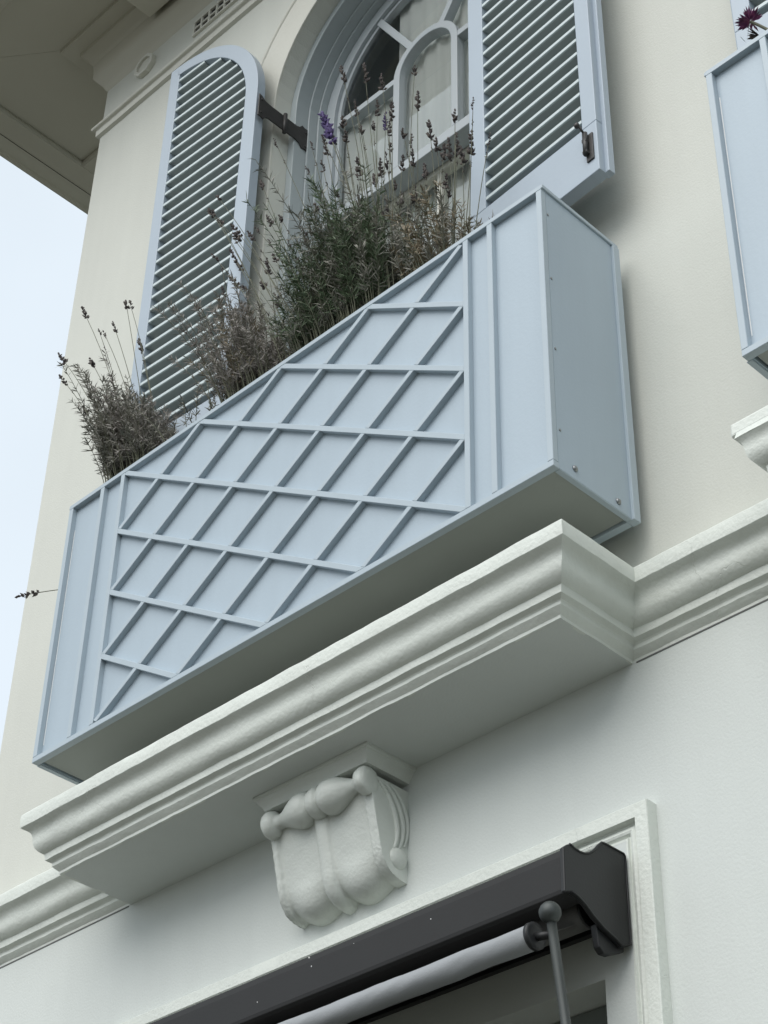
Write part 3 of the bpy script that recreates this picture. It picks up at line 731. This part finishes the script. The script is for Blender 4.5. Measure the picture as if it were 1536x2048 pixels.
for ch in pb.children:
    if ch.name.startswith('screw'):
        for v in ch.data.vertices: v.co = Vector(v.co) + Vector((pb.location.x, pb.location.y, 0)) * 1.0
pb2 = copy_tree(pb); pb2.location.x += PZ
pb2['label'] = 'pale blue grey window box cut off by the right edge of the picture'

# ------------------------------------------------------------------ awning
AX0, AX1 = .120, 1.880
aw = thing('awning', (1.0, .02, -1.0), 'charcoal awning cassette with pale rolled cloth and drop arm over the shop opening', 'awning')
AO = (1.0, .02, -1.0)
def ap(mb, name, m, bevel=0., par=aw): return mb.build(name, m, par, AO if par is aw else (0, 0, 0), bevel)
cap = [(-.193, -.899), (-.174, -.884), (-.168, -.8845), (-.155, -.8885), (-.140, -.8895), (-.125, -.8875), (-.110, -.8815), (-.095, -.871), (-.080, -.856), (-.068, -.842), (-.062, -.8365), (-.052, -.835), (.014, -.835), (.019, -.84), (.019, -.9), (.019, -1.050), (-.012, -1.064), (-.030, -1.055), (-.070, -1.043), (-.105, -1.026), (-.128, -1.010), (-.150, -1.000), (-.174, -.996), (-.194, -1.002)]
for k, (xa, xb) in enumerate(((AX1 - .012, AX1), (AX0, AX0 + .012))):
    s = MB(); s.prism(cap, xa, xb, 'x'); ec = ap(s, 'end_cap', 'awncap', .003)
    s = MB()
    # raised rim of the cap
    rim = [Vector((a, b)) for a, b in cap]; cen = sum(rim, Vector((0, 0))) / len(rim)
    xr = xb if k == 0 else xa
    s.tube([(xr, p.x * .985 + cen.x * .015, p.y * .985 + cen.y * .015) for p in rim[1:-1]], .0028, 6); ap(s, 'cap_rim', 'awncap', 0, ec).location = -Vector(AO)
    s = MB(); hx = (AX1 - .03, AX1 - .0125) if k == 0 else (AX0 + .0125, AX0 + .03)
    s.prism([(-.082, -1.030), (.010, -1.030), (.010, -1.064), (-.040, -1.088), (-.060, -1.090), (-.074, -1.080)], hx[0], hx[1], 'x'); ap(s, 'wall_bracket', 'awncap', .003)
s = MB(); xa, xb = AX0 + .0125, AX1 - .0125
s.prism([(-.178, -.896), (-.176, -.8925), (-.165, -.893), (.010, -.893), (.010, -.902), (-.160, -.902), (-.166, -.906), (-.166, -.985), (-.160, -.990), (-.120, -.990), (-.120, -.996), (-.168, -.998), (-.178, -.994), (-.180, -.985), (-.180, -.91)], xa, xb, 'x')
ap(s, 'cassette_front', 'awning', .0015)
rs = random.Random(5); s = MB()
for i in range(4):
    sx, sz, r = rs.uniform(.35, 1.55), rs.uniform(-.975, -.905), rs.uniform(.0006, .0012)
    s.box(sx - r, sx + r, -.1808, -.1799, sz - r * rs.uniform(.7, 1.8), sz + r)
sk = ap(s, 'paint_specks', 'slitspeck'); sk['kind'] = 'stuff'
s = MB(); s.prism([(.0, -.903), (.016, -.903), (.016, -1.0), (.0, -1.0)], xa, xb, 'x'); ap(s, 'back_plate', 'awncap')
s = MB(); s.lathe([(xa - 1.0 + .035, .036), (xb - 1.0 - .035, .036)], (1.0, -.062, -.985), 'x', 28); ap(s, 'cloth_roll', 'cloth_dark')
s = MB(); s.lathe([(xb - 1.0 - .034, .040), (xb - 1.0 - .028, .040)], (1.0, -.062, -.985), 'x', 28); s.lathe([(xb - 1.0 - .028, .012), (xb - 1.0 - .001, .012)], (1.0, -.062, -.985), 'x', 14); ap(s, 'roll_flange', 'awncap')
BY, BZ = -.25, -1.110; RX1 = 1.835; RX0 = .165
s = MB(); N = 140; k = 28; vs = []
for i in range(N + 1):
    x = RX0 + (RX1 - RX0) * i / N
    for q_ in range(k):
        a = 2 * math.pi * q_ / k
        r = .0266 + .0021 * noise.noise(Vector((x * 9, math.cos(a) * .8, math.sin(a) * .8))) + .0012 * noise.noise(Vector((x * 26 + a * 1.5, math.cos(a), math.sin(a))))
        vs.append((x, BY + r * math.cos(a), BZ + r * math.sin(a)))
s.add(vs, [(i * k + q_, i * k + (q_ + 1) % k, (i + 1) * k + (q_ + 1) % k, (i + 1) * k + q_) for i in range(N) for q_ in range(k)], True)
ap(s, 'front_bar_cloth', 'cloth')
s = MB(); s.lathe([(RX1 - 1.0 + .0005, .030), (RX1 - 1.0 + .010, .030), (RX1 - 1 + .011, .022), (RX1 - 1 + .011, .010)], (1., BY, BZ), 'x', 28)
ap(s, 'bar_end', 'awncap')
s = MB(); s.lathe([(RX0 - 1.0 - .010, .030), (RX0 - 1.0 - .0005, .030)], (1., BY, BZ), 'x', 28); ap(s, 'bar_end', 'awncap')
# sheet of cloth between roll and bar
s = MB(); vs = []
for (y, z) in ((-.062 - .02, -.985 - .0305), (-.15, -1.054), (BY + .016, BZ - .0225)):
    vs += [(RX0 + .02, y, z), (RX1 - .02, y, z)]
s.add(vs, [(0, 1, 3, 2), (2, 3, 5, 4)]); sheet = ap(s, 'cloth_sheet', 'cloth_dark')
# drop arms
for (xx, sg) in ((1.884, 1), (.116, -1)):
    d = Vector((0, .035, -.223)).normalized()
    A = Vector((xx, BY, -1.072)); L = 1.35
    s = MB(); s.tube([A + d * .012, A + d * L], .0105, 14); arm = ap(s, 'drop_arm', 'arm')
    s = MB(); s.lathe([(-.0235, .003), (-.0225, .008), (-.0195, .0135), (-.0135, .0195), (-.0065, .0228), (0, .0236), (.0065, .0228), (.0135, .0195), (.0195, .0135), (.0225, .008), (.0235, .003)], A, 'z', 24); b_ = ap(s, 'ball_finial', 'arm', 0, arm); b_.location = -Vector(AO)
    s = MB(); s.tube([(RX1 - .004 if sg > 0 else RX0 + .004, BY, BZ), (xx, BY + .007, -1.117)], .009, 10); sp2 = ap(s, 'spigot', 'awncap', 0, arm); sp2.location = -Vector(AO)

# ------------------------------------------------------------------ lavender
SPIKES = {}
def spike_mesh(kind, m, seed, L=.06, wid=.010, nw=6):
    rnd = random.Random(seed); mb = MB()
    def bud(c, d, l, r):
        d = d.normalized(); a = d.cross(Vector((.3, .5, .8))).normalized(); b = d.cross(a)
        vs = [c, *(c + d * l * .45 + (a * math.cos(t) + b * math.sin(t)) * r for t in (0, 1.57, 3.14, 4.71)), c + d * l]
        mb.add(vs, [(0, 2, 1), (0, 3, 2), (0, 4, 3), (0, 1, 4), (1, 2, 5), (2, 3, 5), (3, 4, 5), (4, 1, 5)])
    mb.tube([(0, 0, -.004), (0, 0, L)], .0009, 4)
    for w in range(nw):
        z = L * (w + .2) / nw * (1 if w else .55); taper = 1.0 - .45 * (w / nw)
        if w == 0 and rnd.random() < .4: continue
        for q_ in range(rnd.choice((4, 5, 6)) if kind != 'thin' else rnd.choice((2, 3))):
            a = rnd.uniform(0, 6.28); tilt = rnd.uniform(.5, 1.0)
            bud(Vector((0, 0, z + rnd.uniform(-.003, .003))), Vector((math.cos(a) * tilt, math.sin(a) * tilt, rnd.uniform(.5, 1.1))), wid * taper * rnd.uniform(.8, 1.4), wid * .28 * taper * rnd.uniform(.8, 1.3))
    bud(Vector((0, 0, L * .93)), Vector((0, 0, 1)), wid, wid * .25)
    me = bpy.data.meshes.new('flower_spike'); me.from_pydata([tuple(v) for v in mb.v], [], mb.f); me.materials.append(M[m]); return me
for i in range(4): SPIKES['dry', i] = spike_mesh('dry', 'spike_dry', 20 + i, .046 + .013 * i, .0165, 3 + i)
for i in range(3): SPIKES['thin', i] = spike_mesh('thin', 'spike_dry', 40 + i, .052 + .015 * i, .013, 4 + i)
SPIKES['purple', 0] = spike_mesh('dry', 'spike_purple', 61, .205, .030, 12)
SPIKES['purple', 1] = spike_mesh('dry', 'spike_purple', 62, .085, .014, 7)

def bez(p0, p1, p2, n): return [p0 * (1 - t) ** 2 + p1 * 2 * t * (1 - t) + p2 * t * t for t in (i / n for i in range(n + 1))]
def lavender(name, label, x0, x1, y0, y1, zbase, leafm, n_twigs, hmin, hmax, lean, leaf_len, seed, stalks=(), rand_stalks=0, sh=(.25, .45), slean=(0, 0), wood=True, leaf_w=.0034, dens=1.0, leaf_m2=None, mix2=0., spread=.5, slx=None, fall=.35, upk=0., jit=.10):
    rnd = random.Random(seed)
    base = Vector(((x0 + x1) / 2, (y0 + y1) / 2, zbase))
    t = thing(name, base, label, 'lavender plant', 'lavender plants in the window box')
    fol = MB(); fol2 = MB(); wd = MB()
    xm, hw = (x0 + x1) / 2, (x1 - x0) / 2
    for i in range(n_twigs):
        px, py = rnd.uniform(x0, x1), rnd.uniform(y0, y1)
        u = (px - xm) / hw
        H = rnd.uniform(hmin, hmax) * (1 - fall * (u - upk) ** 2)
        st = Vector((px * .75 + xm * .25, max(py, -.262), zbase - .02)) - base
        out = Vector((u * spread * rnd.uniform(.3, 1.2) + lean[0] + rnd.gauss(0, jit), rnd.gauss(0, .18) + lean[1] + (-.12 if py < (y0 + y1) / 2 else .08), 1.0))
        tip = st + Vector((out.x * H, out.y * H, H)); mid = st + Vector((out.x * H * .25, out.y * H * .25, H * .6))
        pts = bez(st, mid, tip, 9)
        wd.tube(pts, [.0020 - .0011 * k / 9 for k in range(10)], 3, cap=False)
        nl = int(H * 230 * dens)
        tgt = fol2 if (leaf_m2 and rnd.random() < mix2) else fol
        for l in range(nl):
            f = rnd.uniform(.05, 1.0) ** .85; k = min(int(f * 9), 8); p = pts[k].lerp(pts[k + 1], f * 9 - k); d = (pts[k + 1] - pts[k]).normalized()
            a = rnd.uniform(0, 6.28); side = d.cross(Vector((math.cos(a), math.sin(a), .2))).normalized()
            ld = (d * rnd.uniform(.25, 1.1) + side * rnd.uniform(.6, 1.0)).normalized()
            L = leaf_len * rnd.uniform(.55, 1.25) * (1.0 - .3 * f); wv = ld.cross(Vector((rnd.uniform(-1, 1), rnd.uniform(-1, 1), rnd.uniform(-1, 1)))).normalized() * leaf_w * rnd.uniform(.6, 1.2)
            if p.z + base.z < 1.02 and min(p.y, (p + ld * L).y) + base.y < -.268: continue
            curl = Vector((rnd.gauss(0, .12), rnd.gauss(0, .12), rnd.gauss(-.08, .16))) * L
            m1 = p + ld * L * .5 + curl * .3; e = p + ld * L + curl
            tgt.add([p - wv * .35, p + wv * .35, m1 + wv * .55, e, m1 - wv * .55], [(0, 1, 2, 4), (4, 2, 3)])
    fo = fol.build('foliage', leafm, t, weld=False); fo['kind'] = 'stuff'
    if fol2.v: f2 = fol2.build('pale_foliage', leaf_m2, t, weld=False); f2['kind'] = 'stuff'
    wo_ = wd.build('twigs', 'stalk', t, weld=False); wo_['kind'] = 'stuff'
    def stalk(bx, by, tipv, kind, scale=1., bow=.5, thick=.0014):
        st = Vector((bx, by, zbase)) - base; tp = Vector(tipv) - base
        mid = st.lerp(tp, .5) + Vector(((st.x - tp.x) * .18 * bow, 0, (tp.z - st.z) * .10 * bow)) + Vector((rnd.gauss(0, .01), rnd.gauss(0, .01), 0))
        pts = bez(st, mid, tp, 10); s = MB(); s.tube(pts, [thick * (1.25 - .5 * k / 10) for k in range(11)], 5, cap=False)
        o = s.build('stalk', 'stalk', t, weld=False)
        ks = [k for k in SPIKES if k[0] == kind]; me = SPIKES[rnd.choice(ks)] if kind != 'purple' else SPIKES['purple', 0 if scale >= 1 else 1]
        f = bpy.data.objects.new('flower_spike', me); COL.objects.link(f); f.parent = o; f.location = tp
        d = (pts[-1] - pts[-2]).normalized(); f.rotation_euler = (d.to_track_quat('Z', 'Y') @ Matrix.Rotation(rnd.uniform(0, 6), 3, 'Z').to_quaternion()).to_euler()
        sc = scale if kind != 'purple' else 1.0; f.scale = (sc, sc, sc)
        if kind == 'purple': f['label'] = 'fresh purple flower spike'
        if kind != 'purple' and rnd.random() < .5:           # a separate lower whorl on the stalk
            g_ = bpy.data.objects.new('flower_spike', SPIKES['thin', 0]); COL.objects.link(g_); g_.parent = o; g_.location = pts[-2].lerp(pts[-1], .1); g_.rotation_euler = f.rotation_euler; g_.scale = (.55, .55, .45)
    for sdef in stalks: stalk(*sdef)
    for i in range(rand_stalks):
        bx = rnd.uniform(x0, x1); by = max(rnd.uniform(y0, y1), -.255); u = (bx - xm) / hw; h = rnd.uniform(*sh)
        lx = (slx(u) if slx else slean[0] + u * spread * .45) + rnd.gauss(0, .07)
        stalk(bx, by, (bx + lx * h, by + slean[1] * h + rnd.gauss(0, .05) * h, zbase + h), rnd.choice(('dry', 'dry', 'thin')), rnd.uniform(.75, 1.15))
    return t

LZ = .87
lavender('lavender', 'greyish bushy lavender at left end of window box with stalks against the sky', .10, .36, -.29, -.10, LZ, 'leaf_grey', 430, .28, .56, (-.05, -.02), .038, 101,
         [(.20, -.2, (-.19, -.30, 1.70), 'dry', 1.1), (.24, -.2, (-.10, -.30, 1.86), 'dry', 1.0), (.30, -.2, (.03, -.22, 1.86), 'dry', 1.1), (.32, -.18, (.06, -.22, 1.84), 'thin', 1.0), (.2, -.22, (-.16, -.30, 1.58), 'dry', .9), (.24, -.2, (-.06, -.26, 1.62), 'dry', 1.2), (.26, -.2, (-.05, -.26, 1.76), 'thin', .8), (.28, -.2, (-.02, -.26, 1.74), 'thin', .9), (.36, -.2, (.12, -.2, 1.62), 'dry', 1.0)],
         2, (.5, .8), (-.25, 0), leaf_m2='leaf_dead', mix2=.40, spread=.10, fall=.28, upk=-.5, jit=.05)
lavender('lavender', 'small low silvery lavender tuft between the two left bushes', .42, .58, -.26, -.12, LZ, 'leaf_grey', 22, .20, .36, (-.05, 0), .036, 102, [(.56, -.18, (.45, -.18, 1.38), 'dry', 1.0)], 0, leaf_m2='leaf_dead', mix2=.2, spread=.4)
lavender('lavender', 'withered grey brown lavender bush beside the big green one', .67, .93, -.29, -.08, LZ, 'leaf_dead', 320, .30, .56, (-.08, -.02), .034, 103, [(.68, -.2, (.44, -.22, 1.60), 'dry', .8), (.72, -.2, (.53, -.2, 1.72), 'thin', .9), (.74, -.2, (.55, -.2, 1.60), 'dry', .8)], 4, (.5, .75), (-.22, 0), leaf_w=.0024, dens=1.2, leaf_m2='leaf_brown', mix2=.15, spread=.2, fall=.3, upk=-.3)
big = [(1.34, -.2, (1.045, -.20, 1.965), 'purple', 1.0, .05, .0024), (1.26, -.18, (1.27, -.18, 1.86), 'purple', .6, .3)]
lavender('lavender', 'largest green lavender bush in the middle with one tall purple flower', .95, 1.42, -.30, -.05, LZ, 'leaf_green', 720, .32, .60, (-.03, -.02), .042, 104, big, 78, (.62, 1.12), (-.25, 0), leaf_m2='leaf_grey', mix2=.30, spread=.12, fall=.34, upk=.35, slx=lambda u: -.27 + .24 * u, leaf_w=.0030)
lavender('lavender', 'thin browning lavender at the right end of the lattice with upright dry heads', 1.44, 1.66, -.28, -.08, LZ, 'leaf_brown', 95, .24, .46, (-.06, 0), .036, 105, [(1.50, -.18, (1.47, -.18, 1.66), 'dry', 1.2), (1.53, -.18, (1.50, -.18, 1.56), 'dry', 1.2), (1.60, -.18, (1.60, -.18, 1.45), 'dry', 1.2), (1.62, -.18, (1.635, -.18, 1.46), 'dry', 1.3), (1.5, -.18, (1.45, -.18, 1.50), 'dry', 1.0), (1.56, -.18, (1.55, -.18, 1.50), 'dry', 1.1)], 8, (.45, .7), (-.03, 0), leaf_m2='leaf_grey', mix2=.3, spread=.25)

# stray sprig that sticks out past the left end of the box
t = thing('lavender_sprig', (.05, -.02, .90), 'single dark lavender sprig sticking out sideways past the left end of the window box', 'lavender sprig')
s = MB(); s.tube(bez(Vector((.03, -.01, .79)), Vector((-.22, -.07, .875)), Vector((-.405, -.13, .903)), 10), .0015, 5, cap=False); st_ = s.build('stalk', 'stalk', t, (.05, -.02, .90))
f = bpy.data.objects.new('flower_spike', SPIKES['dry', 3]); COL.objects.link(f); f.parent = st_; f.location = Vector((-.40, -.13, .902)) - Vector((.05, -.02, .90)); f.rotation_euler = Vector((-.11, -.02, .022)).to_track_quat('Z', 'Y').to_euler(); f.scale = (1.2, 1.2, 1.25)

# flowering plant in the right hand box
def daisy_plant():
    rnd = random.Random(9); base = Vector((2.78, -.16, LZ))
    t = thing('flowering_plant', base, 'dark green plant with magenta flower head at the top right corner', 'flower plant')
    fol = MB()
    for i in range(420):
        p = Vector((rnd.gauss(0, .075), rnd.gauss(0, .05), abs(rnd.gauss(.10, .13)))); d = Vector((rnd.gauss(0, .6), rnd.gauss(0, .6), rnd.uniform(.1, 1))).normalized(); wv = d.cross(Vector((rnd.random(), rnd.random(), .4))).normalized() * .006; L = rnd.uniform(.025, .055)
        fol.add([p, p + d * L * .5 + wv, p + d * L, p + d * L * .5 - wv], [(0, 1, 2, 3)])
    fo = fol.build('foliage', 'leaf_green', t, weld=False); fo['kind'] = 'stuff'
    hc = Vector((2.625, -.21, 1.165)) - base
    s = MB(); s.tube(bez(Vector((0, 0, .0)), Vector((-.08, -.02, .2)), hc, 8), .004, 6); s.build('stalk', 'stalk', t, weld=False)
    s = MB()
    for i in range(80):
        a = rnd.uniform(0, 6.28); el_ = rnd.uniform(-.1, 1.5); d = Vector((math.cos(a) * math.cos(el_) - .25, math.sin(a) * math.cos(el_), math.sin(el_) * .9)).normalized(); wv = d.cross(Vector((rnd.random(), rnd.random(), .4))).normalized() * .004; L = rnd.uniform(.028, .045)
        s.add([hc + d * .004, hc + d * L * .6 + wv, hc + d * L, hc + d * L * .6 - wv], [(0, 1, 2, 3)])
    s.build('flower_head', 'bloom_magenta', t, weld=False)
    h2 = hc + Vector((.02, 0, -.075)); s = MB()
    for i in range(30):
        d = Vector((rnd.uniform(-1, -.3), rnd.gauss(0, .4), rnd.gauss(.3, .4))).normalized(); wv = d.cross(Vector((rnd.random(), rnd.random(), .4))).normalized() * .004; L = rnd.uniform(.02, .04)
        s.add([h2, h2 + d * L * .6 + wv, h2 + d * L, h2 + d * L * .6 - wv], [(0, 1, 2, 3)])
    s.build('bud', 'spike_dry', t, weld=False)
daisy_plant()
